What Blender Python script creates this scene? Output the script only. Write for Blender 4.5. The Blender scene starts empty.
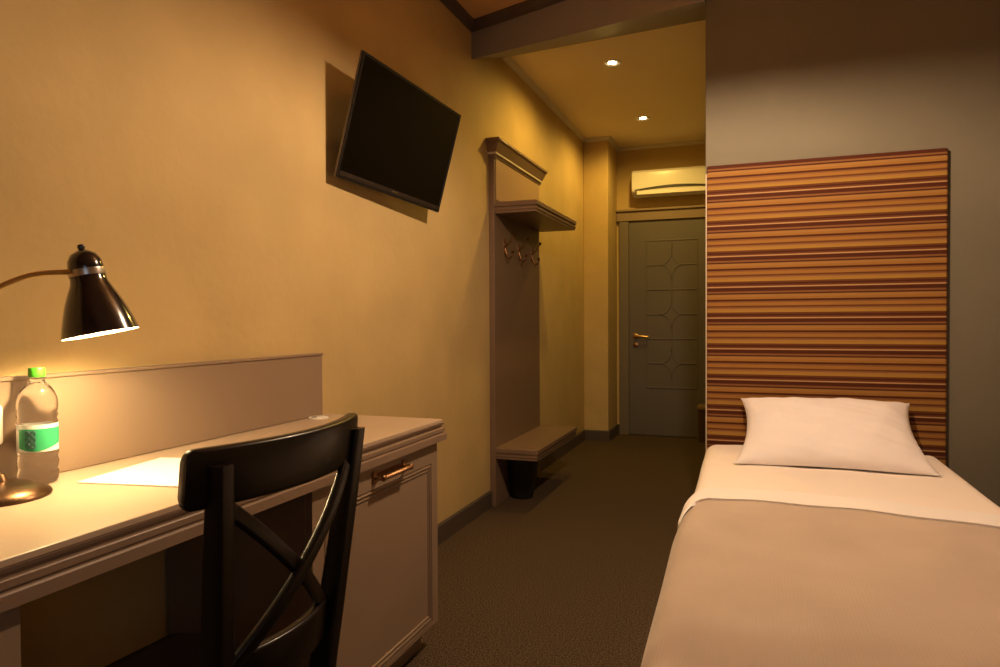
import bpy, bmesh, math, random
from mathutils import Vector, Matrix
S = bpy.context.scene
COL = S.collection
PI = math.pi
rnd = random.Random(7)

# ------------------------------------------------------------------ camera
FPX, YAW, PITCH, ROLL = 697.0, 0.3492, 0.0184, -0.00528
cd = bpy.data.cameras.new('camera'); cam = bpy.data.objects.new('camera', cd); COL.objects.link(cam)
cd.sensor_width = 36.0; cd.lens = FPX * 36.0 / 1000.0; cd.clip_start = 0.02
_F = Vector((-math.sin(YAW) * math.cos(PITCH), math.cos(YAW) * math.cos(PITCH), -math.sin(PITCH)))
_R0 = Vector((math.cos(YAW), math.sin(YAW), 0)); _U0 = _R0.cross(_F)
_R = _R0 * math.cos(ROLL) + _U0 * math.sin(ROLL); _U = _U0 * math.cos(ROLL) - _R0 * math.sin(ROLL)
M = Matrix((_R, _U, -_F)).transposed().to_4x4(); M.translation = Vector((0, 0, 1.11))
cam.matrix_world = M
S.camera = cam

# ------------------------------------------------------------------ exposure, world
S.view_settings.view_transform = 'Standard'; S.view_settings.look = 'None'
S.view_settings.exposure = 0.0; S.view_settings.gamma = 1.0
S.view_settings.use_curve_mapping = False
W = bpy.data.worlds.new('world'); S.world = W; W.use_nodes = True
W.node_tree.nodes['Background'].inputs[0].default_value = (0.25, 0.3, 0.4, 1)
W.node_tree.nodes['Background'].inputs[1].default_value = 0.3

# ------------------------------------------------------------------ lights
WARM = (1.0, 0.69, 0.44); HALL = (1.0, 0.62, 0.13)
def light(name, kind, loc, power, color, size=0.05, target=None, **kw):
    l = bpy.data.lights.new(name, kind); l.energy = power; l.color = color
    if kind == 'AREA':
        l.shape = 'RECTANGLE'; l.size = size[0]; l.size_y = size[1]
    else:
        l.shadow_soft_size = size
    for k, v in kw.items(): setattr(l, k, v)
    o = bpy.data.objects.new(name, l); COL.objects.link(o); o.location = loc
    if target is not None:
        o.rotation_euler = (Vector(target) - Vector(loc)).to_track_quat('-Z', 'Y').to_euler()
    return o
PEND = (-0.08, 2.22, 2.265)                       # bulb of the pendant lamp, just above the frame
HALL_SPOTS = [(-0.862, 4.52, 2.765), (-0.862, 5.84, 2.765)]
light('pendant_light', 'POINT', PEND, 94, WARM, 0.027)
light('ceiling_fill_spot', 'SPOT', (PEND[0], PEND[1], 2.43), 17, (1.0, 0.60, 0.27), 0.02, (PEND[0], PEND[1], 5), spot_size=math.radians(158), spot_blend=0.1)  # added spot above the shade, there to brighten the ceiling
for i, p in enumerate(HALL_SPOTS):
    light('hall_light', 'SPOT', (p[0], p[1], p[2] - 0.012), (36, 38)[i], HALL, 0.03, (p[0], p[1], 0), spot_size=math.radians(170), spot_blend=0.55)
light('cool_fill_light', 'AREA', (0.9, -1.1, 1.5), 3.5, (0.62, 0.80, 1.0), (1.1, 1.2), (0.2, 3, 1.2))  # added cool fill from behind the camera, lifts the dark areas

# ------------------------------------------------------------------ materials
def mat(name, col, rough=0.6, metal=0.0, var=0.0, vscale=5.0, bump=0.0, bscale=60.0, spec=0.5, coat=0.0, stretch=None, bdist=0.01, detail=5):
    m = bpy.data.materials.new(name); m.use_nodes = True
    nt = m.node_tree; N = nt.nodes; L = nt.links; b = N['Principled BSDF']
    b.inputs['Base Color'].default_value = (*col, 1); b.inputs['Roughness'].default_value = rough
    b.inputs['Metallic'].default_value = metal; b.inputs['Specular IOR Level'].default_value = spec
    b.inputs['Coat Weight'].default_value = coat; b.inputs['Coat Roughness'].default_value = 0.08
    tc = N.new('ShaderNodeTexCoord'); src = tc.outputs['Object']
    if stretch:
        mp = N.new('ShaderNodeMapping'); mp.inputs['Scale'].default_value = stretch
        L.new(src, mp.inputs[0]); src = mp.outputs[0]
    if var:
        n = N.new('ShaderNodeTexNoise'); n.inputs['Scale'].default_value = vscale; n.inputs['Detail'].default_value = detail
        L.new(src, n.inputs['Vector'])
        r = N.new('ShaderNodeValToRGB'); e = r.color_ramp.elements
        e[0].position = 0.3; e[1].position = 0.7
        e[0].color = (*[c * (1 - var) for c in col], 1); e[1].color = (*[min(1, c * (1 + var)) for c in col], 1)
        L.new(n.outputs['Fac'], r.inputs[0]); L.new(r.outputs[0], b.inputs['Base Color'])
    if bump:
        n2 = N.new('ShaderNodeTexNoise'); n2.inputs['Scale'].default_value = bscale; n2.inputs['Detail'].default_value = 4
        L.new(src, n2.inputs['Vector'])
        bp = N.new('ShaderNodeBump'); bp.inputs['Strength'].default_value = bump; bp.inputs['Distance'].default_value = bdist
        L.new(n2.outputs['Fac'], bp.inputs['Height']); L.new(bp.outputs[0], b.inputs['Normal'])
    return m
def emit(name, col, st):
    m = bpy.data.materials.new(name); m.use_nodes = True; b = m.node_tree.nodes['Principled BSDF']
    b.inputs['Base Color'].default_value = (*col, 1); b.inputs['Emission Color'].default_value = (*col, 1)
    b.inputs['Emission Strength'].default_value = st
    return m
plaster = mat('plaster', (0.56, 0.408, 0.178), 0.75, var=0.07, vscale=3.5, bump=0.4, bscale=30, bdist=0.004, spec=0.25, detail=8)
head_plaster = mat('grey_plaster', (0.182, 0.163, 0.115), 0.75, var=0.05, vscale=3.5, bump=0.3, bscale=30, bdist=0.004, spec=0.25)
ceil_m = mat('ceiling_paint', (0.88, 0.76, 0.56), 0.7, var=0.03, vscale=2.0, bump=0.06, bscale=120, bdist=0.002, spec=0.2)
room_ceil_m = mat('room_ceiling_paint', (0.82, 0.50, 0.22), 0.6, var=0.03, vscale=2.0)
bulk_m = mat('bulkhead_paint', (0.34, 0.31, 0.27), 0.7, var=0.04, vscale=3, bump=0.1, bscale=60, bdist=0.003, spec=0.25)
corn_m = mat('hall_cornice_paint', (0.62, 0.56, 0.46), 0.5)
dark_m = mat('dark_cornice_paint', (0.11, 0.08, 0.06), 0.5, var=0.1, vscale=8)
base_m = mat('baseboard_paint', (0.085, 0.064, 0.05), 0.5)
furn = mat('furniture_paint', (0.29, 0.205, 0.135), 0.42, var=0.03, vscale=4, bump=0.03, bscale=150, bdist=0.001, spec=0.4)
top_m = mat('lit_desktop_paint', (0.50, 0.38, 0.27), 0.35, var=0.03, vscale=4, spec=0.4)  # furniture paint made paler: the light on the top is in the colour
edge_m = mat('shaded_edge_paint', (0.25, 0.17, 0.115), 0.4, spec=0.4)  # same paint as the top, its darker front shaded in the colour
rack_m = mat('rack_paint', (0.21, 0.135, 0.085), 0.42, var=0.04, vscale=4, spec=0.4)
casing_m = mat('casing_paint', (0.27, 0.19, 0.125), 0.45)
door_m = mat('door_paint', (0.135, 0.118, 0.108), 0.45, var=0.03, vscale=3)
groove_m = mat('door_groove', (0.20, 0.18, 0.15), 0.5)
black_wood = mat('black_wood', (0.007, 0.004, 0.003), 0.32, var=0.3, vscale=6, coat=0.05, spec=0.28, stretch=(2, 2, 0.5))
lamp_black = mat('lamp_black_enamel', (0.010, 0.006, 0.008), 0.18, coat=1.0)
lamp_in = mat('lamp_inner_white', (0.9, 0.85, 0.75), 0.5)
brass = mat('brass', (0.62, 0.40, 0.16), 0.28, metal=1.0, var=0.15, vscale=20)
oldbrass = mat('aged_brass', (0.33, 0.18, 0.09), 0.38, metal=1.0, var=0.2, vscale=60)
bronze = mat('bronze', (0.13, 0.075, 0.04), 0.32, metal=1.0)
steel = mat('satin_steel', (0.55, 0.5, 0.45), 0.3, metal=1.0)
tv_black = mat('tv_plastic', (0.012, 0.010, 0.010), 0.25)
tv_screen = mat('tv_screen', (0.004, 0.003, 0.002), 0.06, spec=0.22)
white_p = mat('white_plastic', (0.86, 0.83, 0.76), 0.3)
dark_p = mat('dark_plastic', (0.02, 0.018, 0.016), 0.5)
brown_w = mat('brown_wood', (0.10, 0.05, 0.025), 0.5, var=0.25, vscale=5, stretch=(4, 4, 0.6))
paper_m = mat('paper', (0.88, 0.86, 0.82), 0.7)
linen = mat('linen', (0.88, 0.80, 0.72), 0.85, var=0.02, vscale=3, bump=0.25, bscale=9, bdist=0.01, spec=0.15)
pillow_m = mat('pillowcase', (0.86, 0.81, 0.80), 0.85, bump=0.2, bscale=11, bdist=0.01, spec=0.15)
mattress_m = mat('mattress_fabric', (0.7, 0.65, 0.58), 0.9)
bedframe_m = mat('bed_frame_fabric', (0.12, 0.09, 0.07), 0.8)
cap_m = mat('green_cap', (0.08, 0.45, 0.03), 0.35)
label_g = mat('label_green', (0.03, 0.36, 0.15), 0.45)
label_w = mat('label_white', (0.85, 0.86, 0.82), 0.45)
ink = mat('label_ink', (0.03, 0.05, 0.08), 0.6)
lens_m = emit('downlight_lens', (1.0, 0.80, 0.42), 30)
lens_room = emit('room_downlight_lens', (1.0, 0.75, 0.45), 12)
bulb_m = emit('lamp_bulb', (1.0, 0.72, 0.38), 25)

def clear_mat():
    m = bpy.data.materials.new('clear_bottle'); m.use_nodes = True; b = m.node_tree.nodes['Principled BSDF']
    b.inputs['Base Color'].default_value = (0.97, 0.97, 0.97, 1); b.inputs['Transmission Weight'].default_value = 1
    b.inputs['Roughness'].default_value = 0.02; b.inputs['IOR'].default_value = 1.3
    return m
clear = clear_mat()
def glass_pane():
    m = bpy.data.materials.new('added_window_glass'); m.use_nodes = True; b = m.node_tree.nodes['Principled BSDF']
    b.inputs['Base Color'].default_value = (0.9, 0.95, 1, 1); b.inputs['Transmission Weight'].default_value = 1
    b.inputs['Roughness'].default_value = 0.0; b.inputs['IOR'].default_value = 1.45
    return m
pane_m = glass_pane()

def carpet_mat():
    m = bpy.data.materials.new('carpet'); m.use_nodes = True; nt = m.node_tree; N = nt.nodes; L = nt.links
    b = N['Principled BSDF']; b.inputs['Roughness'].default_value = 0.95; b.inputs['Specular IOR Level'].default_value = 0.1
    tc = N.new('ShaderNodeTexCoord')
    n = N.new('ShaderNodeTexNoise'); n.inputs['Scale'].default_value = 190; n.inputs['Detail'].default_value = 3; n.inputs['Roughness'].default_value = 0.7
    L.new(tc.outputs['Object'], n.inputs['Vector'])
    r = N.new('ShaderNodeValToRGB'); e = r.color_ramp.elements
    e[0].position = 0.36; e[0].color = (0.018, 0.012, 0.008, 1); e[1].position = 0.66; e[1].color = (0.21, 0.145, 0.085, 1)
    k = e.new(0.5); k.color = (0.075, 0.052, 0.032, 1)
    L.new(n.outputs['Fac'], r.inputs[0]); L.new(r.outputs[0], b.inputs['Base Color'])
    bp = N.new('ShaderNodeBump'); bp.inputs['Strength'].default_value = 0.6; bp.inputs['Distance'].default_value = 0.006
    L.new(n.outputs['Fac'], bp.inputs['Height']); L.new(bp.outputs[0], b.inputs['Normal'])
    return m
carpet = carpet_mat()

def blanket_mat():
    m = bpy.data.materials.new('blanket_weave'); m.use_nodes = True; nt = m.node_tree; N = nt.nodes; L = nt.links
    b = N['Principled BSDF']; b.inputs['Roughness'].default_value = 0.95; b.inputs['Specular IOR Level'].default_value = 0.1
    b.inputs['Sheen Weight'].default_value = 0.3
    tc = N.new('ShaderNodeTexCoord')
    w = N.new('ShaderNodeTexWave'); w.wave_type = 'BANDS'; w.bands_direction = 'X'; w.inputs['Scale'].default_value = 45; w.inputs['Distortion'].default_value = 1.2; w.inputs['Detail'].default_value = 2
    L.new(tc.outputs['Object'], w.inputs['Vector'])
    n = N.new('ShaderNodeTexNoise'); n.inputs['Scale'].default_value = 5; n.inputs['Detail'].default_value = 6
    L.new(tc.outputs['Object'], n.inputs['Vector'])
    r = N.new('ShaderNodeValToRGB'); e = r.color_ramp.elements
    e[0].position = 0.3; e[0].color = (0.47, 0.37, 0.29, 1); e[1].position = 0.7; e[1].color = (0.54, 0.43, 0.34, 1)
    L.new(n.outputs['Fac'], r.inputs[0]); L.new(r.outputs[0], b.inputs['Base Color'])
    bp = N.new('ShaderNodeBump'); bp.inputs['Strength'].default_value = 0.09; bp.inputs['Distance'].default_value = 0.004
    L.new(w.outputs['Fac'], bp.inputs['Height']); L.new(bp.outputs[0], b.inputs['Normal'])
    return m
blanket_m = blanket_mat()

STRIPE_PERIOD = 0.1365
def stripe_mat():
    """Woven horizontal stripes of the headboard fabric, repeating with the height."""
    m = bpy.data.materials.new('striped_fabric'); m.use_nodes = True; nt = m.node_tree; N = nt.nodes; L = nt.links
    b = N['Principled BSDF']; b.inputs['Roughness'].default_value = 0.8; b.inputs['Specular IOR Level'].default_value = 0.2
    tc = N.new('ShaderNodeTexCoord'); sx = N.new('ShaderNodeSeparateXYZ'); L.new(tc.outputs['Object'], sx.inputs[0])
    mu = N.new('ShaderNodeMath'); mu.operation = 'MULTIPLY'; mu.inputs[1].default_value = 1 / STRIPE_PERIOD; L.new(sx.outputs['Z'], mu.inputs[0])
    fr = N.new('ShaderNodeMath'); fr.operation = 'FRACT'; L.new(mu.outputs[0], fr.inputs[0])
    r = N.new('ShaderNodeValToRGB'); cr = r.color_ramp; cr.interpolation = 'CONSTANT'
    D = (0.075, 0.018, 0.006); RB = (0.13, 0.042, 0.014); O = (0.31, 0.145, 0.030); T = (0.33, 0.17, 0.048); G = (0.36, 0.20, 0.034); C = (0.46, 0.27, 0.115); P = (0.22, 0.095, 0.032)
    rows = [(C, 1.2), (D, 3.6), (P, 1.6), (D, 1.4), (T, 2.2), (O, 2.4), (D, 1.8), (P, 1.4), (O, 2.8), (RB, 1.5), (P, 1.2), (T, 1.6), (G, 2.0), (RB, 1.6), (D, 1.8), (RB, 1.3)]
    rows = rows[::-1]; seq = [q[0] for q in rows]; ws = [q[1] for q in rows]
    tot = sum(ws); acc = 0
    el = cr.elements
    while len(el) > 1: el.remove(el[-1])
    el[0].position = 0; el[0].color = (*seq[0], 1)
    for i in range(1, len(seq)):
        acc += ws[i - 1]; k = el.new(acc / tot); k.color = (*seq[i], 1)
    L.new(fr.outputs[0], r.inputs[0])
    n = N.new('ShaderNodeTexNoise'); n.inputs['Scale'].default_value = 1; n.inputs['Detail'].default_value = 3
    mp = N.new('ShaderNodeMapping'); mp.inputs['Scale'].default_value = (5, 5, 300); L.new(tc.outputs['Object'], mp.inputs[0]); L.new(mp.outputs[0], n.inputs['Vector'])
    mx = N.new('ShaderNodeMix'); mx.data_type = 'RGBA'; mx.blend_type = 'OVERLAY'; mx.inputs['Factor'].default_value = 0.16
    L.new(r.outputs[0], mx.inputs['A']); L.new(n.outputs['Fac'], mx.inputs['B']); L.new(mx.outputs['Result'], b.inputs['Base Color'])
    bp = N.new('ShaderNodeBump'); bp.inputs['Strength'].default_value = 0.35; bp.inputs['Distance'].default_value = 0.003
    L.new(n.outputs['Fac'], bp.inputs['Height']); L.new(bp.outputs[0], b.inputs['Normal'])
    return m
stripes = stripe_mat()

# ------------------------------------------------------------------ mesh helpers
class MB:
    def __init__(s): s.v = []; s.f = []
    def box(s, x0, x1, y0, y1, z0, z1):
        n = len(s.v); s.v += [Vector(p) for p in ((x0, y0, z0), (x1, y0, z0), (x1, y1, z0), (x0, y1, z0), (x0, y0, z1), (x1, y0, z1), (x1, y1, z1), (x0, y1, z1))]
        s.f += [tuple(n + i for i in q) for q in ((0, 3, 2, 1), (4, 5, 6, 7), (0, 1, 5, 4), (1, 2, 6, 5), (2, 3, 7, 6), (3, 0, 4, 7))]
        return s
    def loft(s, rings, cap=True, closed=False):
        n = len(s.v); k = len(rings[0])
        for r in rings: s.v += [Vector(p) for p in r]
        m = len(rings)
        for i in range(m if closed else m - 1):
            a = n + i * k; b = n + ((i + 1) % m) * k
            for j in range(k): s.f.append((a + j, a + (j + 1) % k, b + (j + 1) % k, b + j))
        if cap and not closed:
            s.f.append(tuple(n + j for j in reversed(range(k)))); s.f.append(tuple(n + (m - 1) * k + j for j in range(k)))
        return s
    def lathe(s, prof, seg=40, c=(0, 0, 0), mtx=None, cap=True):
        rings = []
        for r, z in prof:
            r = max(r, 1e-4)
            ring = [Vector((r * math.cos(2 * PI * j / seg), r * math.sin(2 * PI * j / seg), z)) for j in range(seg)]
            if mtx: ring = [mtx @ p for p in ring]
            rings.append([p + Vector(c) for p in ring])
        return s.loft(rings, cap)
    def tube(s, pts, r, seg=12, cap=True):
        pts = [Vector(p) for p in pts]; rings = []; up = None
        for i, p in enumerate(pts):
            t = (pts[min(i + 1, len(pts) - 1)] - pts[max(i - 1, 0)]).normalized()
            if up is None: up = Vector((0, 0, 1)) if abs(t.z) < 0.9 else Vector((1, 0, 0))
            a = t.cross(up).normalized(); up = a.cross(t).normalized()
            rr = r[i] if isinstance(r, (list, tuple)) else r
            rings.append([p + (a * math.cos(2 * PI * j / seg) + up * math.sin(2 * PI * j / seg)) * rr for j in range(seg)])
        return s.loft(rings, cap)
    def sweep(s, path, prof, closed=False, frame=None):
        """mitred sweep; profile (d, z): d to the right of travel in plan"""
        P = [Vector((p[0], p[1])) for p in path]; n = len(P); rings = []
        for i in range(n):
            if closed: a = P[i] - P[i - 1]; b = P[(i + 1) % n] - P[i]
            else:
                a = P[i] - P[i - 1] if i > 0 else P[1] - P[0]; b = P[i + 1] - P[i] if i < n - 1 else P[-1] - P[-2]
            a.normalize(); b.normalize()
            na = Vector((a.y, -a.x)); nb = Vector((b.y, -b.x)); m = (na + nb); m = m / max(m.dot(na), 1e-6)
            ring = []
            for d, z in prof:
                q = P[i] + m * d; v = Vector((q.x, q.y, z))
                ring.append(frame @ v if frame else v)
            rings.append(ring)
        return s.loft(rings, not closed, closed)
    def rr_bar(s, p0, p1, w, d, side, bev=0.004):
        """straight bar between p0 and p1; w along 'side', d along the third axis, chamfered"""
        p0 = Vector(p0); p1 = Vector(p1); t = (p1 - p0).normalized(); a = (Vector(side) - t * Vector(side).dot(t)).normalized(); b = t.cross(a)
        sec = rrect(w, d, bev)
        return s.loft([[p + a * u + b * v for u, v in sec] for p in (p0, p1)])
def rrect(w, d, r, n=3):
    out = []
    for cx, cy, a0 in ((w / 2 - r, d / 2 - r, 0), (-w / 2 + r, d / 2 - r, 90), (-w / 2 + r, -d / 2 + r, 180), (w / 2 - r, -d / 2 + r, 270)):
        for k in range(n + 1):
            a = math.radians(a0 + 90 * k / n); out.append((cx + r * math.cos(a), cy + r * math.sin(a)))
    return out
def build(name, mb, m, parent=None, smooth=False, bevel=0, subsurf=0, origin=None):
    me = bpy.data.meshes.new(name)
    o = Vector(origin) if origin else Vector((0, 0, 0))
    me.from_pydata([tuple(v - o) for v in mb.v], [], mb.f); me.update()
    bm = bmesh.new(); bm.from_mesh(me); bmesh.ops.recalc_face_normals(bm, faces=bm.faces); bm.to_mesh(me); bm.free()
    me.materials.append(m); ob = bpy.data.objects.new(name, me); COL.objects.link(ob); ob.location = o
    if parent: 
        ob.parent = parent
    if smooth:
        for p in me.polygons: p.use_smooth = True
        me.set_sharp_from_angle(angle=math.radians(smooth if smooth is not True else 40))
    if bevel:
        b = ob.modifiers.new('bevel', 'BEVEL'); b.width = bevel; b.segments = 2; b.limit_method = 'ANGLE'; b.angle_limit = math.radians(40); b.harden_normals = False
    if subsurf:
        q = ob.modifiers.new('sub', 'SUBSURF'); q.levels = subsurf; q.render_levels = subsurf
    return ob
def thing(name, label, cat, loc=(0, 0, 0), group=None, rot=None):
    o = bpy.data.objects.new(name, None); COL.objects.link(o); o.location = loc; o.empty_display_size = 0.1
    if rot: o.rotation_euler = rot
    o['label'] = label; o['category'] = cat
    if group: o['group'] = group
    return o
def tag(o, label, cat, group=None):
    o['label'] = label; o['category'] = cat
    if group: o['group'] = group
    return o
def struct(o): o['kind'] = 'structure'; return o
def shift(mb, d):
    d = Vector(d); mb.v = [v - d for v in mb.v]; return mb

# ------------------------------------------------------------------ room shell
XL, XR, YB, YH = -1.478, 1.95, -1.3, 3.28        # left wall, right wall, back wall, headboard wall
XH = -0.205                                      # free end of the headboard wall / right side of the hall
YP, YD, XP = 6.321, 6.769, -1.250                # pier face, door wall, pier side
ZH, ZR = 2.775, 2.762                             # hall ceiling, room ceiling
struct(build('floor', MB().box(XL - .12, XR + .12, YB - .12, YD + .12, -.1, 0), carpet))
struct(build('wall_left', MB().box(XL - .12, XL, YB - .12, YD + .12, 0, 2.98), plaster))
struct(build('wall_far', MB().box(XL, XH, YD, YD + .12, 0, 2.98), plaster))
struct(build('wall_pier', MB().box(XL, XP, YP, YD, 0, ZH), plaster, bevel=0.006))
struct(build('wall_headboard', MB().box(XH, XR, YH, YD + .12, 0, 2.98), head_plaster, bevel=0.004))
struct(build('wall_right', MB().box(XR, XR + .12, YB - .12, YH, 0, 2.98), plaster))
bw = MB(); WX0, WX1, WZ0, WZ1 = 0.3, 1.5, 0.85, 2.15
bw.box(XL, WX0, YB - .12, YB, 0, 2.98); bw.box(WX1, XR, YB - .12, YB, 0, 2.98); bw.box(WX0, WX1, YB - .12, YB, 0, WZ0); bw.box(WX0, WX1, YB - .12, YB, WZ1, 2.98)
struct(build('wall_back', bw, plaster))
w1 = bpy.data.objects.new('added_window_1', None); COL.objects.link(w1); struct(w1); w1.location = ((WX0 + WX1) / 2, YB, WZ0)  # unseen window, added to house the cool fill light
wm = MB()
for a in ((WX0, WX0 + .06, WZ0, WZ1), (WX1 - .06, WX1, WZ0, WZ1), (WX0 + .06, WX1 - .06, WZ0, WZ0 + .06), (WX0 + .06, WX1 - .06, WZ1 - .06, WZ1), (0.88, 0.92, WZ0 + .06, WZ1 - .06)):
    wm.box(a[0], a[1], YB - .08, YB - .02, a[2], a[3])
build('added_window_frame', shift(wm, w1.location), white_p, w1)
build('added_window_pane', shift(MB().box(WX0 + .06, WX1 - .06, YB - .055, YB - .045, WZ0 + .06, WZ1 - .06), w1.location), pane_m, w1)
# bulkhead between room and hall: front face askew, underside sloping up to the hall ceiling
fy0, fy1, by0, by1 = 3.62, 3.20, 4.115, 3.985
bk = MB()
def bkring(x, fy, by, zb): return [(x, fy, 2.98), (x, fy, zb), (x, by, ZH - .03), (x, by, 2.98)]
bk.loft([bkring(XL, fy0, by0, 2.565), bkring(XH, fy1, by1, 2.505)])
struct(build('wall_bulkhead', bk, bulk_m))
struct(build('ceiling', MB().box(XL, XR, YB, YH, ZR, ZR + .1).box(XL, XH, YH, 3.75, ZR, ZR + .1), room_ceil_m))
hc = MB(); hc.loft([[(XL, by0, ZH), (XL, YD, ZH), (XL, YD, ZH + .1), (XL, by0, ZH + .1)], [(XH, by1, ZH), (XH, YD, ZH), (XH, YD, ZH + .1), (XH, by1, ZH + .1)]])
struct(build('ceiling.001', hc, ceil_m))
# dark crown moulding of the room ceiling
crown = [(0, ZR), (0, ZR - .05), (.007, ZR - .05), (.012, ZR - .036), (.028, ZR - .016), (.036, ZR - .012), (.036, ZR)]
struct(build('trim_1', MB().sweep([(XL, YB), (XL, fy0), (XH, fy1)], crown), dark_m))
# light hall cornice
hcor = [(0, ZH), (0, ZH - .032), (.006, ZH - .032), (.012, ZH - .02), (.026, ZH - .007), (.034, ZH - .005), (.034, ZH)]
struct(build('trim_2', MB().sweep([(XL, by0), (XL, YP), (XP, YP), (XP, YD), (XH, YD)], hcor), corn_m))
skirt = [(0, 0), (0, .098), (.008, .098), (.013, .09), (.013, 0)]
struct(build('baseboard_left', MB().sweep([(XL, 2.19), (XL, YP), (XP, YP), (XP, YD), (-1.223, YD)], skirt), base_m))
struct(build('baseboard_headboard', MB().sweep([(XH, YD), (XH, YH), (XR, YH)][::1], skirt), base_m))

# ------------------------------------------------------------------ hall door
dr = bpy.data.objects.new('door_1', None); COL.objects.link(dr); dr.location = (-0.735, YD, 0); struct(dr)
DX0, DX1, DZ = -1.135, -0.335, 2.035
O = dr.location
yf = YD - .028
casing = MB().box(-1.222, DX0 + .004, yf - .012, YD, 0, 2.06).box(DX1 - .004, DX1 + .087, yf - .012, YD, 0, 2.06)
build('casing', shift(casing, O), mat('jamb_paint', (0.17, 0.14, 0.11), 0.45), dr, bevel=0.004)
lint = MB().box(-1.246, XH, yf - .022, YD, 2.058, 2.148)
lint.box(-1.256, XH, yf - .045, YD, 2.148, 2.168)
build('lintel', shift(lint, O), casing_m, dr, bevel=0.003)
build('door_slab', shift(MB().box(DX0 + .006, DX1 - .006, yf + .002, YD - .001, .008, 2.05), O), door_m, dr)
# raised line ornament on the slab: frame, cross lines, four-pointed curved stars
om = MB(); yo = yf + .001
cx = (DX0 + DX1) / 2 + .005; hw = .235
def line(pts, w=.0065):
    for k in range(len(pts) - 1):
        (x0, z0), (x1, z1) = pts[k], pts[k + 1]
        om.rr_bar((x0, yo, z0), (x1, yo, z1), w * 2, .010, (z0 - z1, 0, x1 - x0) if abs(x1 - x0) + abs(z1 - z0) > 0 else (1, 0, 0), .003)
for zc in (1.63, 1.163, 0.697):
    R_ = .105; RZ = .135
    for sx in (1, -1):
        for sz in (1, -1):
            line([(cx + sx * (R_ - R_ * math.cos(a)), zc + sz * (RZ - RZ * math.sin(a))) for a in [i * PI / 2 / 8 for i in range(9)]])
    line([(cx - hw, zc), (cx - R_, zc)]); line([(cx + R_, zc), (cx + hw, zc)])
    line([(cx, zc + RZ), (cx, zc + .233)]); line([(cx, zc - RZ), (cx, zc - .233)])
for z in (1.863, 1.397, 0.93, 0.464): line([(cx - hw, z), (cx + hw, z)])
line([(cx - hw, .464), (cx - hw, 1.863)]); line([(cx + hw, .464), (cx + hw, 1.863)])
build('ornament', shift(om, O), door_m, dr)
hm = MB(); hz = .955; hx = DX0 + .068
hm.lathe([(.001, 0), (.026, 0), (.026, .008), (.012, .012), (.010, .045), (.001, .046)], 24, mtx=Matrix.Rotation(PI / 2, 3, 'X'), c=(hx, yf, hz))
hm.tube([(hx - .004, yf - .042, hz), (hx + .03, yf - .046, hz), (hx + .08, yf - .044, hz - .002), (hx + .125, yf - .04, hz - .006)], [.011, .012, .010, .009])
build('door_handle', shift(hm, O), brass, dr, smooth=True)
km = MB().lathe([(.001, 0), (.024, 0), (.024, .006), (.009, .009), (.007, .018), (.001, .019)], 24, mtx=Matrix.Rotation(PI / 2, 3, 'X'), c=(hx, yf, hz - .085))
build('lock_rosette', shift(km, O), oldbrass, dr, smooth=True)

# ------------------------------------------------------------------ downlights
def downlight(loc, label, lens, r=.042, seg=32):
    t = thing('ceiling_downlight', label, 'ceiling light', loc, 'recessed ceiling downlights')
    build('trim_ring', MB().sweep([(math.cos(-2 * PI * k / seg) * r, math.sin(-2 * PI * k / seg) * r) for k in range(seg)], [(0, .006), (0, -.004), (-.012, -.007), (-.016, -.001), (-.016, .006)], closed=True), white_p, t, smooth=True)
    build('lens', MB().lathe([(.001, .004), (r - .001, .004), (r - .001, .001), (.001, -.002)], seg), lens, t, smooth=True)
    return t
downlight((HALL_SPOTS[0][0], HALL_SPOTS[0][1], ZH), 'round recessed ceiling light glowing bright, nearer one in the hall ceiling', lens_m)
downlight((HALL_SPOTS[1][0], HALL_SPOTS[1][1], ZH), 'round recessed ceiling light glowing, farther one nearest the hall door', lens_m)
pd = thing('pendant_lamp', 'shallow metal pendant lamp hanging on a cord above the bed', 'lamp', (PEND[0], PEND[1], ZR))
O = Vector(pd.location); zb_ = PEND[2] - .030
def lp_(pts, cap=True): return MB().lathe([(r, z_ - O.z) for r, z_ in pts], 56, cap=cap)
build('shade', lp_([(.150, zb_), (.152, zb_ + .004), (.145, zb_ + .045), (.11, zb_ + .085), (.05, zb_ + .112), (.032, zb_ + .12), (.030, zb_ + .118), (.05, zb_ + .108), (.108, zb_ + .082), (.142, zb_ + .043), (.148, zb_ + .003), (.150, zb_)][::-1], False), dark_p, pd, smooth=50)
build('lamp_holder', lp_([(.001, zb_ + .16), (.012, zb_ + .16), (.024, zb_ + .15), (.031, zb_ + .12), (.018, zb_ + .10), (.018, zb_ + .075), (.001, zb_ + .075)]), steel, pd, smooth=40)
build('cord', MB().tube([(0, 0, zb_ + .155 - O.z), (0, 0, -.02)], .0035, 10), dark_p, pd)
build('ceiling_rose', lp_([(.001, ZR), (.05, ZR), (.048, ZR - .02), (.008, ZR - .03), (.001, ZR - .03)]), steel, pd, smooth=40)

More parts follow.
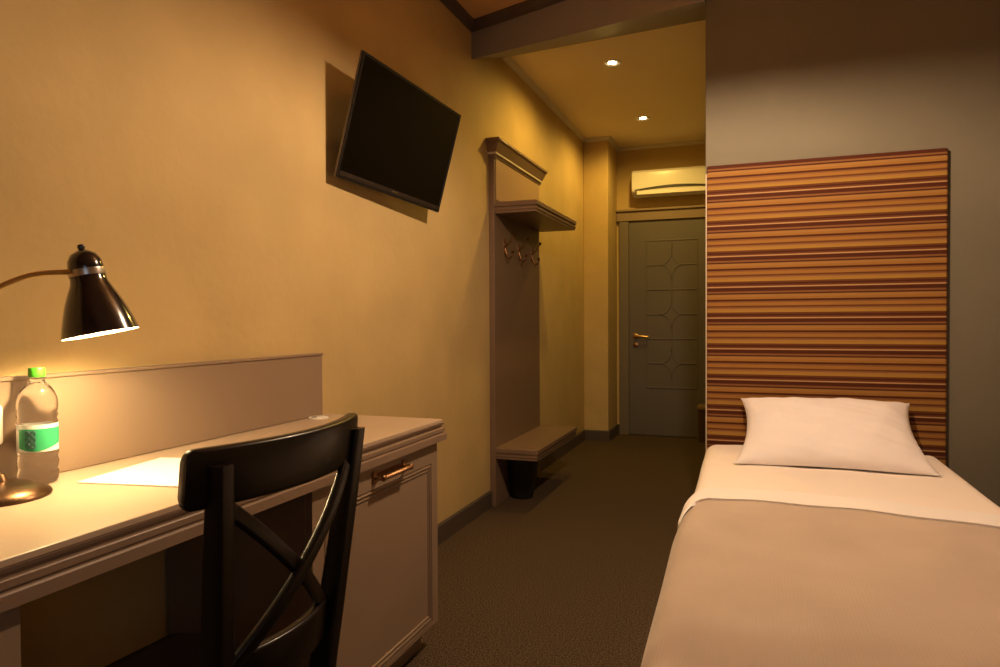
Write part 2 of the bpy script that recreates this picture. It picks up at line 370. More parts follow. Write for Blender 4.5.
# ------------------------------------------------------------------ air conditioner
ac = thing('air_conditioner', 'white wall air conditioner mounted above the grey hall door', 'air conditioner', (-0.70, YD, 2.25))
ax0, ax1 = -1.075, -0.29
def acring(x, g=0.0):
    y = YD; z0, z1 = 2.262, 2.505
    return [(x, y, z0 + .012), (x, y, z1), (x, y - .175, z1), (x, y - .2, z1 - .02), (x, y - .208, z0 + .09), (x, y - .195, z0 + .045), (x, y - .12, z0)]
build('housing', shift(MB().loft([acring(ax0), acring(ax1)]), ac.location), white_p, ac, bevel=0.008, smooth=30)
sl = MB(); rings = []
for k in range(17):
    u = k / 16; x = ax0 + .03 + u * (ax1 - ax0 - .06); hh = .004 + .018 * math.sin(PI * u) ** .8; zc = 2.262 + .058 + .020 * math.sin(PI * u)
    yy = YD - .209
    rings.append([(x, yy, zc - hh / 2), (x, yy, zc + hh / 2), (x, yy + .03, zc + hh / 2), (x, yy + .03, zc - hh / 2)])
sl.loft(rings); build('air_slot', shift(sl, ac.location), dark_p, ac)
fl = MB(); fl.rr_bar((ax0 + .05, YD - .202, 2.262 + .032), (ax1 - .05, YD - .202, 2.262 + .032), .004, .035, (0, 1, 0), .001)
build('louvre', shift(fl, ac.location), white_p, ac)

# ------------------------------------------------------------------ television
tvm = thing('television', 'black flat screen television tilted down on the left wall', 'television', (-1.357, 2.596, 1.852))
pan, tilt, rol, TW = -.058, .256, -.026, .79
u = Vector((-math.sin(pan), math.cos(pan), 0)); n0 = Vector((math.cos(pan), math.sin(pan), 0)); v = Vector((0, 0, math.cos(tilt))) + n0 * math.sin(tilt)
u2 = u * math.cos(rol) + v * math.sin(rol); v2 = v * math.cos(rol) - u * math.sin(rol); nn = u2.cross(v2)
tvm.matrix_world = Matrix.Translation(tvm.location) @ Matrix((u2, v2, nn)).transposed().to_4x4()
TH = TW * .578
tb = MB().box(-TW / 2, TW / 2, -TH / 2, TH / 2, -.012, 0)
build('casing', tb, tv_black, tvm, bevel=.003)
build('rear_housing', MB().loft([[(x * s, y * s2 - .01, z) for x, y in ((-.36, -.2), (.36, -.2), (.36, .17), (-.36, .17))] for s, s2, z in ((1, 1, -.012), (.9, .85, -.035), (.8, .75, -.038))]), tv_black, tvm)
bz = MB().sweep([(-TW / 2, -TH / 2), (-TW / 2, TH / 2), (TW / 2, TH / 2), (TW / 2, -TH / 2)], [(0, 0), (0, .004), (.010, .004), (.012, 0)], closed=True)
build('bezel', bz, tv_black, tvm)
build('chin', MB().box(-TW / 2 + .011, TW / 2 - .011, -TH / 2 + .010, -TH / 2 + .026, 0, .004), mat('tv_chin', (0.03, 0.022, 0.018), .25), tvm)
build('screen', MB().box(-TW / 2 + .011, TW / 2 - .011, -TH / 2 + .026, TH / 2 - .011, 0, .0015), tv_screen, tvm)
build('maker_badge', MB().box(-.022, .022, -TH / 2 + .014, -TH / 2 + .021, .004, .005), steel, tvm)
rim = MB().sweep([(-TW / 2, -TH / 2), (-TW / 2, TH / 2), (TW / 2, TH / 2), (TW / 2, -TH / 2)], [(-.0015, -.010), (-.0015, -.002), (0, -.002), (0, -.010)], closed=True)
build('edge_strip', rim, mat('tv_edge', (0.16, 0.14, 0.13), 0.4, metal=0.6), tvm)
br = MB(); inv = tvm.matrix_world.inverted()
mbk = MB().box(XL, XL + .018, 2.5, 2.7, 1.76, 1.98).rr_bar((XL + .01, 2.6, 1.87), (-1.40, 2.6, 1.872), .05, .05, (0, 1, 0))
mbk.v = [inv @ p for p in mbk.v]
build('wall_bracket', mbk, dark_p, tvm)

# ------------------------------------------------------------------ coat rack with shelf and bench
ck = thing('coat_rack', 'taupe wall coat rack with crown top, hat shelf and low bench', 'coat rack', (XL, 4.36, 0))
O = Vector(ck.location); ky0, ky1 = 3.875, 4.83
PX = XL + .035
build('back_panel', shift(MB().box(XL, PX, ky0, ky1 - .035, .0, 2.10), O), rack_m, ck, bevel=.003)
build('lit_upper_panel', shift(MB().box(PX, PX + .004, ky0 + .022, ky1 - .050, 1.83, 2.072), O), mat('lit_panel_paint', (0.42, 0.27, 0.165), 0.35, spec=.4), ck, bevel=.001)  # paler than the back panel: the light on this section is in its colour
cp = [(0, 2.075), (.008, 2.075), (.010, 2.092), (.016, 2.100), (.020, 2.108), (.042, 2.160), (.050, 2.166), (.050, 2.180), (0, 2.180)]
cpath = [(XL, ky0), (PX, ky0), (PX, ky1 - .035), (XL, ky1 - .035)]
build('crown', shift(MB().sweep(cpath, cp).box(XL, PX, ky0, ky1 - .035, 2.10, 2.180), O), rack_m, ck)
build('crown_bead', shift(MB().sweep(cpath, [(0.001, 2.093), (0.020, 2.093), (0.020, 2.103), (0.001, 2.103)]), O), corn_m, ck)
def shelf(z1, xf, y0, y1, nm):
    m = MB().box(PX - .002, xf - .02, y0 + .02, y1 - .02, z1 - .066, z1)
    pr = [(-.022, z1 - .066), (-.004, z1 - .066), (-.004, z1 - .054), (.000, z1 - .050), (.000, z1 - .036), (-.006, z1 - .034), (-.006, z1 - .029), (0.004, z1 - .027), (.004, z1 - .004), (0, z1), (-.022, z1)]
    m.sweep([(PX - .002, y0), (xf, y0), (xf, y1), (PX - .002, y1)], pr)
    return build(nm, shift(m, O), rack_m, ck)
shelf(1.812, -1.184, ky0 + .004, ky1, 'hat_shelf')
shelf(.353, -1.184, ky0 + .004, ky1, 'bench')
def hook_mesh():
    m = MB()
    m.lathe([(.001, 0), (.016, 0), (.014, .006), (.001, .008)], 16, mtx=Matrix.Rotation(PI / 2, 3, 'Y') @ Matrix.Scale(1, 3), c=(0, 0, 0))
    m.box(0, .006, -.012, .012, -.055, .035)
    up = [(0.004, 0, .0), (.02, 0, .004), (.038, 0, .018), (.05, 0, .04), (.062, 0, .055)]
    m.tube(up, [.006, .006, .005, .005, .005], 10)
    dn = [(.004, 0, -.02), (.012, 0, -.05), (.022, 0, -.075), (.04, 0, -.082), (.052, 0, -.068), (.054, 0, -.052)]
    m.tube(dn, [.006, .006, .0055, .005, .005, .005], 10)
    for c in ((.066, 0, .062), (.054, 0, -.046)):
        m.lathe([(.001, -.010), (.006, -.008), (.010, 0), (.006, .008), (.001, .010)], 14, c=c)
    return m
hk = None
for k, y in enumerate((4.05, 4.32, 4.60)):
    if hk is None:
        hk = build('coat_hook', hook_mesh(), oldbrass, ck, smooth=50); hk.location = Vector((PX, y, 1.575)) - O
    else:
        c = hk.copy(); COL.objects.link(c); c.parent = ck; c.location = Vector((PX, y, 1.575)) - O

# bin below the bench
bn = thing('waste_bin', 'small black waste bin standing on carpet under the low bench', 'bin', (-1.366, 4.15, 0))
build('bucket', MB().lathe([(.001, 0), (.062, 0), (.066, .004), (.104, .235), (.108, .24), (.108, .246), (.100, .246), (.062, .012), (.001, .012)], 40), dark_p, bn, smooth=40)
build('rim', MB().sweep([(math.cos(-2 * PI * k / 40) * .106, math.sin(-2 * PI * k / 40) * .106) for k in range(40)], [(-.002, .236), (-.006, .236), (-.006, .25), (-.002, .25)], closed=True), dark_p, bn, smooth=True)

# brown stand beside the hall door
st = thing('umbrella_stand', 'small brown stand with pale rim beside hall door, cut by the headboard', 'stand', (-0.40, 6.60, 0))
build('body', MB().loft([[(s * x, s * y, z) for x, y in rrect(.15, .18, .02)] for s, z in ((.86, 0), (.9, .02), (1.0, .29))]), brown_w, st, smooth=30)
build('rim', MB().loft([[(s * x, s * y, z) for x, y in rrect(.15, .18, .02)] for s, z in ((1.0, .29), (1.12, .30), (1.12, .325), (1.05, .33))]), mat('stand_rim', (.22, .14, .07), .5), st, smooth=30)

# ------------------------------------------------------------------ desk
DF, DT, DE = -.997, .774, 2.176       # front edge x, top z, far end y
DN = -0.55                            # near end, outside the frame
dk = thing('desktop', 'long beige desktop, pale in the light, with stepped moulded edge along left wall', 'desktop', (-1.24, .8, DT - .07))
O = Vector(dk.location)
edge = [(-.03, DT - .070), (.006, DT - .070), (.006, DT - .047), (.004, DT - .044), (-.001, DT - .043), (-.001, DT - .030), (-.003, DT - .028), (-.008, DT - .027), (-.008, DT - .017), (-.003, DT - .015), (0, DT - .013), (0, DT - .002), (-.003, DT), (-.03, DT)]
dm = MB().box(XL + .001, DF - .004, DN + .004, DE - .004, DT - .012, DT)
build('worktop', shift(dm, O), top_m, dk, bevel=.002)
edge = [(-.03, DT - .070), (.006, DT - .070), (.006, DT - .049), (.004, DT - .046), (-.003, DT - .045), (-.003, DT - .042), (.001, DT - .041), (.001, DT - .030), (-.001, DT - .028), (-.008, DT - .027), (-.008, DT - .021), (-.003, DT - .019), (-.001, DT - .0125), (-.03, DT - .0125)]
em = MB().sweep([(XL + .001, DN), (DF, DN), (DF, DE), (XL + .001, DE)], edge)
build('edge_moulding', shift(em, O), edge_m, dk)
gm = MB().lathe([(.001, 0), (.034, 0), (.034, .003), (.030, .005), (.001, .005)], 28, c=(-1.425, 2.06, DT))
build('cable_grommet', shift(gm, O), white_p, dk, smooth=True)
gh = MB().lathe([(.001, 0), (.010, 0), (.010, .001), (.001, .001)], 18, c=(-1.432, 2.045, DT + .005))
build('cable_opening', shift(gh, O), dark_p, dk)
sp = thing('splashback_panel', 'taupe upright panel along the back of the desk against the wall', 'panel', (XL + .01, .8, DT))
build('board', shift(MB().box(XL + .001, XL + .020, DN, 2.135, DT + .001, .99), sp.location), furn, sp, bevel=.002)
build('cap_strip', shift(MB().box(XL + .001, XL + .024, DN, 2.138, .99, .998), sp.location), furn, sp, bevel=.0015)

def cabinet(y0, y1, label, handle_y=None):
    xf = -1.012
    t = thing('desk_cabinet', label, 'cabinet', ((XL + xf) / 2, (y0 + y1) / 2, 0), 'taupe cabinets under the desktop')
    O = Vector(t.location)
    build('carcass', shift(MB().box(XL + .012, xf - .019, y0, y1, .085, DT - .071), O), furn, t)
    build('plinth', shift(MB().box(XL + .012, xf - .05, y0 + .01, y1 - .035, 0, .085), O), furn, t)
    b = MB(); X1 = xf
    y0d, y1d, z0d, z1d = y0 + .003, y1 - .003, .088, DT - .074
    # door slab with stepped frame: outer stile face, three fine grooves, flat centre
    fr = Matrix(((0, 0, 1), (1, 0, 0), (0, 1, 0)))      # plan (a,b,z) -> (x=z, y=a, z=b)
    iy0, iy1, iz0, iz1 = y0 + .052, y1 - .048, .105, .634
    b.box(X1 - .018, X1 - .006, y0d, y1d, z0d, z1d)
    pr_out = [(0, X1 - .007), (0, X1), (0, X1)]
    # stile frame = ring between outer rectangle and inner rectangle
    b.box(X1 - .006, X1, y0d, iy0, z0d, z1d); b.box(X1 - .006, X1, iy1, y1d, z0d, z1d)
    b.box(X1 - .006, X1, iy0, iy1, iz1, z1d); b.box(X1 - .006, X1, iy0, iy1, z0d, iz0)
    path = [(iy0, iz0), (iy0, iz1), (iy1, iz1), (iy1, iz0)]
    d = build('door', shift(b, O), furn, t)
    mo = MB()
    mo.sweep(path, [(.004, X1 - .006), (.004, X1 - .001), (.008, X1 + .001), (.013, X1 - .001), (.013, X1 - .006)], closed=True, frame=fr)
    mo.sweep(path, [(.016, X1 - .006), (.016, X1 - .003), (.021, X1 - .002), (.024, X1 - .006)], closed=True, frame=fr)
    build('moulding', shift(mo, O), furn, d)
    if handle_y:
        h = MB(); hz = .666; hw = .088; xo = X1
        for s in (-1, 1):
            h.rr_bar((xo, handle_y + s * hw, hz + .001), (xo + .006, handle_y + s * hw, hz + .001), .022, .034, (0, 1, 0), .004)
            h.tube([(xo, handle_y + s * hw, hz), (xo + .018, handle_y + s * hw, hz), (xo + .028, handle_y + s * (hw - .01), hz)], [.006, .006, .006], 10)
        n = 60; rad = .0075
        for ph in (0, PI):        # twisted rope bar
            h.tube([(xo + .028 + .0035 * math.cos(ph + k * .75), handle_y - hw + .008 + (2 * hw - .016) * k / n, hz + .0035 * math.sin(ph + k * .75)) for k in range(n + 1)], .0048, 8)
        for s in (-1, 1):
            h.lathe([(.001, -.008), (.008, -.006), (.010, 0), (.008, .006), (.001, .008)], 14, mtx=Matrix.Rotation(PI / 2, 3, 'X'), c=(xo + .028, handle_y + s * (hw - .006), hz))
        h.box(xo - .001, xo + .002, handle_y - hw - .012, handle_y + hw + .012, hz - .012, hz + .010)
        ho = build('handle', shift(h, O), oldbrass, d, smooth=40); ho['label'] = 'aged brass twisted bar handle'
    return t
cabinet(1.43, 2.150, 'taupe panelled cabinet with brass handle under far end of desktop', 1.815)
cabinet(-.50, .716, 'taupe cabinet under the near left end of the desktop')

# wall socket plate on the splashback, partly outside the frame
so = thing('wall_socket', 'white square socket plate on the panel left of the bottle', 'socket', (XL + .0205, .953, .902))
build('plate', MB().loft([[(x, a, b) for a, b in rrect(.080 - i, .082 - i, .008)] for x, i in ((0, 0), (.007, 0), (.010, .006))]), white_p, so, smooth=30)
build('insert', MB().box(.010, .012, -.026, .026, -.026, .026), white_p, so, bevel=.001)

# ------------------------------------------------------------------ bottle
BX, BY = -1.414, 1.040
bt = thing('water_bottle', 'clear plastic water bottle with green cap and green label on desk', 'bottle', (BX, BY, DT))
prof = [(.001, .004), (.020, .002), (.030, 0), (.035, .004), (.037, .012)]
z = .012
for k in range(2): prof += [(.0375, z + .012), (.0345, z + .019), (.0375, z + .026)]; z += .024
prof += [(.0372, .066), (.0366, .068), (.0366, .128), (.0375, .130), (.0355, .137), (.0375, .144), (.0355, .151), (.0382, .160), (.0376, .172), (.036, .180), (.030, .195), (.022, .206), (.0150, .213), (.0140, .216), (.0140, .219), (.0165, .220), (.0165, .222), (.0125, .223), (.0125, .236), (.001, .236)]
build('body', MB().lathe(prof, 48), clear, bt, smooth=60)
cpf = [(.001, .2235)] + [(.0152, .2235), (.0158, .225), (.0158, .240), (.0148, .2425), (.001, .2425)]
build('cap', MB().lathe(cpf, 36), cap_m, bt, smooth=50)
def band(r, z0f, z1f, a0, a1, n=40):
    m = MB(); rings = []
    for k in range(n + 1):
        a = a0 + (a1 - a0) * k / n; c, s_ = math.cos(a), math.sin(a); z0, z1 = z0f(a), z1f(a)
        rings.append([(r * c, r * s_, z0), ((r + .0006) * c, (r + .0006) * s_, z0), ((r + .0006) * c, (r + .0006) * s_, z1), (r * c, r * s_, z1)])
    return m.loft(rings)
toCam = math.atan2(-BY, -BX)
build('label', band(.0368, lambda a: .070, lambda a: .126, 0, 2 * PI, 64), label_w, bt, smooth=40)
build('label_green_field', band(.0376, lambda a: .078 + .006 * math.sin(a * 2), lambda a: .118, toCam - 1.0, toCam + 1.9), label_g, bt, smooth=40)
im = MB()
for k in range(3):
    for s_ in (-1, 1):
        a = toCam - .34 + s_ * .13; zz = .084 + k * .0125
        im.tube([Vector((.0387 * math.cos(a + .10 * math.cos(q)), .0387 * math.sin(a + .10 * math.cos(q)), zz + .0048 * math.sin(q))) for q in [i * 2 * PI / 12 for i in range(13)]], .0010, 6)
build('label_marks', im, ink, bt)

# ------------------------------------------------------------------ paper
pm = MB(); pa = Vector((-1.332, 1.062)); e1 = Vector((.232, .040)); e2 = Vector((-.042, .262)); zt = DT + .0008
for k in range(2):
    q = [pa, pa + e1, pa + e1 + e2, pa + e2]
pm.loft([[(p.x, p.y, zt) for p in q], [(p.x, p.y, zt + .0022) for p in q]])
c0 = pa + e1 / 2 + e2 / 2
tag(build('paper_sheet', pm, paper_m, origin=(c0.x, c0.y, zt)), 'bright white sheet of paper lying on the desktop under the lamp', 'paper')

# ------------------------------------------------------------------ desk lamp
LBX, LBY = -1.366, .925
lp = thing('desk_lamp', 'black bell shade desk lamp with brass gooseneck, switched on', 'lamp', (LBX, LBY, DT))
O = Vector(lp.location)
build('base', MB().lathe([(.001, 0), (.086, 0), (.088, .004), (.086, .009), (.072, .019), (.045, .027), (.018, .031), (.014, .040), (.010, .046), (.001, .047)], 56), bronze, lp, smooth=40)
SH = Vector((-1.268, 1.035, 1.186))       # joint of neck and cap
ctrl = [Vector((LBX, LBY, DT + .04)), Vector((LBX - .005, LBY - .05, DT + .16)), Vector((LBX + .005, LBY - .09, DT + .28)), Vector((LBX + .03, LBY - .05, DT + .375)), Vector((LBX + .055, LBY + .02, DT + .425)), Vector((-1.282, 1.016, 1.212))]
def catmull(P, n=10):
    out = []
    for i in range(len(P) - 1):
        p0 = P[max(i - 1, 0)]; p1 = P[i]; p2 = P[i + 1]; p3 = P[min(i + 2, len(P) - 1)]
        for k in range(n):
            t = k / n; out.append(.5 * ((2 * p1) + (p2 - p0) * t + (2 * p0 - 5 * p1 + 4 * p2 - p3) * t * t + (3 * p1 - p0 - 3 * p2 + p3) * t ** 3))
    return out + [P[-1]]
gn = catmull(ctrl, 14)
build('gooseneck', shift(MB().tube(gn, .0052, 12), O), brass, lp, smooth=True)
axis_dn = Vector((.1635, .107, -1)).normalized()      # shade opening direction
ztop = Vector((-1.288, 1.044, 1.270))
rot = (-axis_dn).to_track_quat('Z', 'Y').to_matrix()
def lm(s): return s
shade_prof_out = [(.001, .000), (.006, -.001), (.0075, -.006), (.006, -.011), (.012, -.014), (.024, -.021), (.031, -.034), (.033, -.048), (.033, -.052)]
def lathe_at(prof): return MB().lathe(prof, 56, c=ztop - O, mtx=rot)
build('shade_cap', lathe_at(shade_prof_out + [(.001, -.052)]), lamp_black, lp, smooth=50)
build('shade_band', lathe_at([(.001, -.0521), (.0342, -.0521), (.0346, -.056), (.0342, -.0655), (.001, -.0655)]), steel, lp, smooth=40)
flare = [(.0325, -.066), (.0335, -.074), (.036, -.083), (.045, -.102), (.0535, -.122), (.061, -.145), (.067, -.165), (.0705, -.180), (.072, -.186)]
inner = [(r - .0016, z_) for r, z_ in flare[::-1]]
ms = MB(); rings = []
for r, z_ in flare + inner:
    rings.append([rot @ Vector((r * math.cos(2 * PI * j / 56), r * math.sin(2 * PI * j / 56), z_)) + ztop - O for j in range(56)])
n_out = len(flare)
sh_o = MB().loft(rings[:n_out + 1], cap=False)
shade = build('lamp_shade', sh_o, lamp_black, lp, smooth=50)
sh_i = MB().loft(rings[n_out:] + [[rot @ Vector((.001 * math.cos(2 * PI * j / 56), .001 * math.sin(2 * PI * j / 56), -.067)) + ztop - O for j in range(56)]], cap=False)
build('reflector', sh_i, lamp_in, shade, smooth=50)
bp_ = lathe_at([(.001, -.07), (.012, -.075), (.013, -.09), (.020, -.105), (.024, -.122), (.020, -.138), (.010, -.146), (.001, -.148)])
bulb = build('bulb', bp_, bulb_m, lp, smooth=True)
lamp_pos = ztop + rot @ Vector((0, 0, -.158))
light('desk_lamp_light', 'POINT', lamp_pos, 12.0, (1.0, 0.74, 0.38), 0.018)

# ------------------------------------------------------------------ chair (seen from behind, tucked under the desk)
CX, CY = -0.91, .94
ch = thing('dining_chair', 'black wooden cross-back chair tucked in at the desk', 'chair', (CX, CY, 0))
O = Vector(ch.location)
yl, yr = .762, 1.108
def backx(z): return -.748 + .055 * max(0, (z - .45) / .48) - (.0 if z > .45 else -.05 * (.45 - z) / .45)
def curve_rail(z0, z1, ya, yb, bulge, th, x_off=0.0, n=20, endround=.0):
    rings = []
    zc, hh = (z0 + z1) / 2, (z1 - z0)
    us = [0, .004, .012, .024] + [k / n for k in range(1, n)] + [.976, .988, .996, 1]
    for u_ in us:
        y = ya + (yb - ya) * u_; s_ = 4 * u_ * (1 - u_)
        x = backx(zc) + x_off + bulge * s_
        dx = bulge * 4 * (1 - 2 * u_) / (yb - ya); nrm = Vector((1, -dx, 0)).normalized()
        ed = min(u_, 1 - u_, .032) / .032; h2 = hh * (.70 + .30 * math.sqrt(max(0, 1 - (1 - ed) ** 2)))
        lean = Vector((.10, 0, 1)).normalized()
        rings.append([Vector((x, y, zc)) + nrm * a + lean * b for a, b in rrect(th, h2, min(th, h2) * .32)])
    return MB().loft(rings)
def posty(s_, z_): return .938 + s_ * (.131 + .042 * min(1, max(0, (z_ - .45) / .46)))
build('top_rail', shift(curve_rail(.852, .938, .731, 1.149, .050, .024, -.026), O), black_wood, ch, smooth=40)
build('lower_rail', shift(curve_rail(.545, .620, .798, 1.062, .030, .020), O), black_wood, ch, smooth=40)
for y, s_ in ((yl, -1), (yr, 1)):
    m = MB(); rings = []
    for z_, w_, d_ in ((0, .030, .032), (.2, .034, .036), (.45, .036, .042), (.6, .034, .040), (.80, .032, .034), (.914, .030, .028)):
        rings.append([Vector((backx(z_) + .006, posty(s_, z_), z_)) + Vector((b, a, 0)) for a, b in rrect(w_, d_, .006)])
    m.loft(rings); build('rear_leg', shift(m, O), black_wood, ch, smooth=40)
def xbar(ya, za, yb, zb, off):
    m = MB(); rings = []; n = 12
    for k in range(n + 1):
        u_ = k / n; y = ya + (yb - ya) * u_; z_ = za + (zb - za) * u_; s_ = 4 * u_ * (1 - u_)
        p = Vector((backx(z_) + off + .030 * s_ + .012, y, z_)); t = Vector((0, yb - ya, zb - za)).normalized(); a = t.cross(Vector((1, 0, 0)))
        rings.append([p + a * q + Vector((1, 0, 0)) * w_ for q, w_ in rrect(.023, .014, .004)])
    return m.loft(rings)
build('cross_slat', shift(xbar(yr - .038, .858, .795, .600, .004), O), black_wood, ch, smooth=40)
build('cross_slat', shift(xbar(yl + .01, .858, 1.050, .606, -.006), O), black_wood, ch, smooth=40)
seat = MB(); rings = []
def seat_outline(ins, z_):
    pts = []
    base = [(-.742, yl + .0), (-.742, yr + .02), (-.80, yr + .03), (-1.10, yr + .045), (-1.15, yr + .02), (-1.165, CY), (-1.15, yl - .005), (-1.10, yl - .020), (-.80, yl - .012)]
    c = Vector((-.95, CY))
    for x, y in base:
        d = (Vector((x, y)) - c); d = d * (1 - ins / d.length); pts.append((c.x + d.x, c.y + d.y, z_))
    return pts
seat.loft([seat_outline(.006, .430), seat_outline(0, .438), seat_outline(0, .452), seat_outline(.008, .460)])
seat.v = [v_ for v_ in seat.v]
build('seat', shift(seat, O), black_wood, ch, smooth=50, bevel=.003)
ap = MB().box(-1.125, -.775, yl - .008, yl + .012, .365, .430).box(-1.125, -.775, yr - .012, yr + .008, .365, .430).box(-1.125, -1.105, yl + .012, yr - .012, .365, .430).box(-.755, -.738, yl + .018, yr - .018, .365, .430)
build('seat_frame', shift(ap, O), black_wood, ch)
for y in (yl + .004, yr + .008):
    m = MB(); m.loft([[Vector((-1.115, y, z_)) + Vector((b, a, 0)) for a, b in rrect(w_, w_, .006)] for z_, w_ in ((0, .028), (.36, .038), (.43, .040))])
    build('front_leg', shift(m, O), black_wood, ch, smooth=40)
for y, z_ in ((yl - .004, .20), (yr + .004, .20)):
    build('stretcher', shift(MB().rr_bar((-1.10, y, z_), (backx(z_), y, z_), .018, .026, (0, 1, 0), .004), O), black_wood, ch)
build('stretcher', shift(MB().rr_bar((-.93, yl, .20), (-.93, yr, .20), .018, .024, (1, 0, 0), .004), O), black_wood, ch)

# ------------------------------------------------------------------ headboard
HB = thing('headboard', 'tall upright headboard covered in brown and orange striped fabric', 'headboard', (.265, YH, .3))
O = Vector(HB.location)
build('panel', shift(MB().box(-.198, .733, YH - .022, YH - .001, .12, 1.796), O), stripes, HB, bevel=.006)
build('edge_strip', shift(MB().box(-.2035, -.198, YH - .019, YH - .001, .12, 1.76), O), mat('pale_edge', (.55, .45, .32), .6), HB)

# ------------------------------------------------------------------ bed
BX0, BX1, BYH, BYF, BZ = -.190, .715, YH - .045, 1.08, .56
bed = thing('bed', 'single bed with mattress on a dark upholstered base', 'bed', ((BX0 + BX1) / 2, 2.15, 0))
O = Vector(bed.location)
build('bed_base', shift(MB().box(BX0 + .02, BX1 - .02, BYF + .04, BYH - .004, .10, .32), O), bedframe_m, bed, bevel=.012)
mm = MB().box(BX0 + .012, BX1 - .012, BYF + .03, BYH - .003, .322, BZ - .016)
build('mattress', shift(mm, O), mattress_m, bed, bevel=.04)
for x in (BX0 + .08, BX1 - .08):
    for y in (BYF + .12, BYH - .12):
        build('leg', shift(MB().lathe([(.001, 0), (.02, 0), (.026, .10), (.001, .10)], 20, c=(x, y, 0)), O), brown_w, bed, smooth=40)

def hash2(a, b): return math.sin(a * 12.9898 + b * 78.233)
def drape(y0f, y1f, hang, off, waves, x0, x1, th=.006, nu=90, nv=70, rad=.055, wob=.004):
    """cloth over the bed: profile goes up the left side, over and down the right side"""
    prof = []
    L = x0 - off; Rr = x1 + off; T = BZ + off; rr = rad
    nside, narc, ntop = 10, 8, 40
    for k in range(nside): prof.append((L, hang + (T - rr - hang) * k / nside, -1))
    for k in range(narc): a = PI - PI / 2 * k / narc; prof.append((L + rr + rr * math.cos(a), T - rr + rr * math.sin(a), 0))
    for k in range(ntop): prof.append((L + rr + (Rr - L - 2 * rr) * k / ntop, T, 0))
    for k in range(narc): a = PI / 2 - PI / 2 * k / narc; prof.append((Rr - rr + rr * math.cos(a), T - rr + rr * math.sin(a), 0))
    for k in range(nside + 1): prof.append((Rr, T - rr - (T - rr - hang) * k / nside, 1))
    m = MB(); n = len(prof); grid = []
    for j in range(nv + 1):
        v_ = j / nv; row = []
        for i, (x, z_, sd) in enumerate(prof):
            ya, yb = y0f(x), y1f(x); y = ya + (yb - ya) * v_
            dn = max(0, (T - rr - z_)) / (T - hang)
            wx = waves * dn * (math.sin(y * 17 + sd) + .6 * math.sin(y * 31 + 1 + sd * 2)) + (.008 * dn if sd else 0)
            xx = x + (sd * abs(wx) if sd else 0)
            zz = z_ + (wob * math.sin(x * 9 + y * 7) * math.sin(y * 5 + 1.3) + wob * .5 * math.sin(x * 23 - y * 11)) * (1 if not sd else 0)
            if x < (x0 + x1) / 2: xx -= max(0, y - 2.4) * .016 * (1 - (x - x0) / (x1 - x0) * 2); xx += max(0, 1.85 - y) * .028 * (1 - (x - x0) / (x1 - x0) * 2)
            row.append((xx, y, zz))
        grid.append(row)
    # outer and inner layers closed into one cloth
    out = [[Vector(p) for p in r] for r in grid]
    base = len(m.v)
    for r in out: m.v += r
    cx_, cz = (x0 + x1) / 2, .25
    for r in out:
        for p in r:
            q = p.copy(); q.z -= th if abs(p.x - cx_) < (x1 - x0) / 2 - rad * .3 else 0
            if p.x < x0 + rad * .5: q.x += th
            if p.x > x1 - rad * .5: q.x -= th
            m.v.append(q)
    N = (nv + 1) * n
    def f(a, b, c, d): m.f.append((a, b, c, d))
    for j in range(nv):
        for i in range(n - 1):
            a = j * n + i; f(a, a + 1, a + n + 1, a + n); f(N + a + n, N + a + n + 1, N + a + 1, N + a)
    for i in range(n - 1):
        f(N + i, N + i + 1, i + 1, i); a = nv * n + i; f(a, a + 1, N + a + 1, N + a)
    for j in range(nv):
        a = j * n; f(a, a + n, N + a + n, N + a); a = j * n + n - 1; f(N + a, N + a + n, a + n, a)
    return m
sheet = drape(lambda x: 1.9, lambda x: BYH - .002, .33, -.004, .004, BX0 - .004, BX1, wob=.0025, rad=.05)
tag(build('bed_sheet', sheet, linen, smooth=60), 'smooth cream white sheet covering mattress in front of the headboard', 'sheet')
bl_edge = lambda x: 2.205 - .115 * max(0, x) + .012 * math.sin(x * 6) - .10 * max(0, (-.13 - x) / .06) ** 1.2
blk = drape(lambda x: BYF + .0, bl_edge,  .20, .011, .006, BX0 + .002, BX1, th=.010, wob=.004, rad=.06)
tag(build('blanket', blk, blanket_m, smooth=60), 'light brown ribbed blanket spread over the bed', 'blanket')
fold = drape(lambda x: bl_edge(x) - .022, lambda x: bl_edge(x) + .115 + .012 * math.sin(x * 8), .40, .0165, .003, BX0 + .002, BX1, th=.008, nv=12, wob=.003, rad=.058)
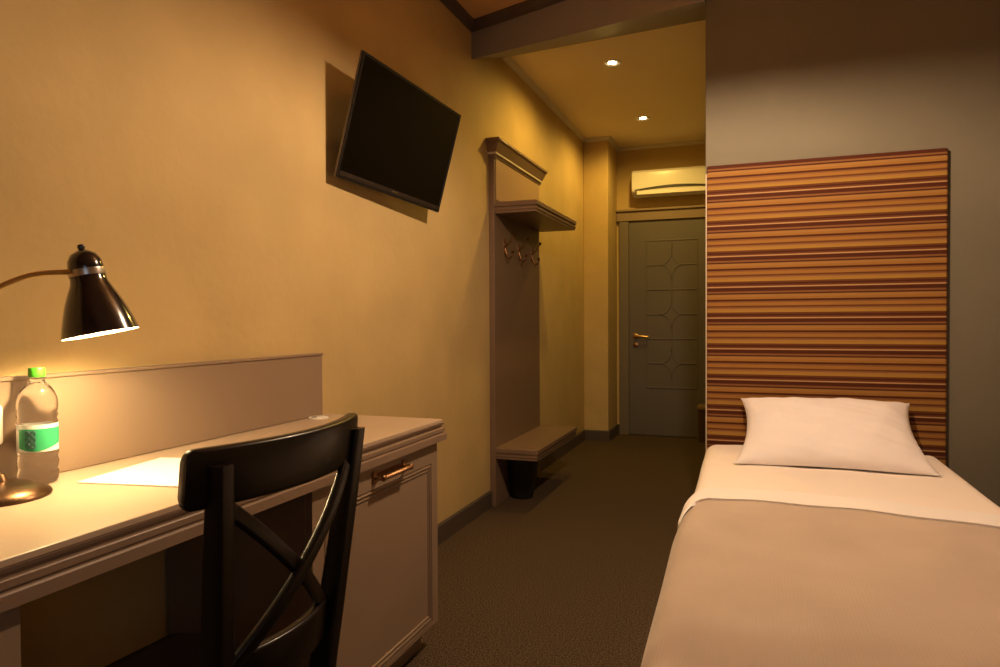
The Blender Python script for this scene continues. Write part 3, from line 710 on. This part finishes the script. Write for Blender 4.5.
tag(build('top_sheet_fold', fold, mat('white_linen', (.86, .82, .78), .85, bump=.2, bscale=12, spec=.15), smooth=60), 'folded white edge of the top sheet between blanket and pillow', 'sheet')

# pillow, leaning against the headboard
def pillow():
    m = MB(); n = 44; top = []; bot = []
    PW, PL = .335, .245
    cen = Vector((.272, 3.008, BZ + .100)); ang = math.radians(25)
    ex = Vector((1, 0, 0)); ey = Vector((0, math.cos(ang), math.sin(ang))); ez = ex.cross(ey)
    for j in range(n + 1):
        for i in range(n + 1):
            a = -1 + 2 * i / n; b = -1 + 2 * j / n
            pin = 1 - .11 * (1 - abs(b) ** 2.2) * abs(a) ** 3
            pib = 1 - .10 * (1 - abs(a) ** 2.2) * abs(b) ** 3
            wid = 1.0 + (-.03 * b if b > 0 else -.03 * b)
            t = (max(0, 1 - abs(a) ** 3.2) * max(0, 1 - abs(b) ** 3.0)) ** .62
            wr = .005 * math.sin(a * 9 + b * 3) * math.sin(b * 7 - a * 2) * t + .0022 * math.sin(a * 17 + b * 13) * math.sin(b * 19 - a * 5)
            base = cen + ex * (a * PW * pin * wid) + ey * (b * PL * pib)
            up = base + ez * (.072 * t + .003 + wr)
            dn = base - ez * (.055 * t + .002)
            dn.z = max(dn.z, BZ + .002); up.z = max(up.z, dn.z + .003)
            up.y = min(up.y, YH - .042); dn.y = min(dn.y, YH - .042)
            top.append(up); bot.append(dn)
    k = n + 1; m.v = top + bot; N = k * k
    for j in range(n):
        for i in range(n):
            a = j * k + i; m.f.append((a, a + 1, a + k + 1, a + k)); m.f.append((N + a + k, N + a + k + 1, N + a + 1, N + a))
    for i in range(n):
        m.f.append((N + i, N + i + 1, i + 1, i)); a = n * k + i; m.f.append((a, a + 1, N + a + 1, N + a))
        a = i * k; m.f.append((a, a + k, N + a + k, N + a)); a = i * k + n; m.f.append((N + a, N + a + k, a + k, a))
    return m
tag(build('pillow', pillow(), pillow_m, smooth=70, origin=(.272, 3.0, BZ)), 'plump white pillow leaning against the striped headboard', 'pillow')
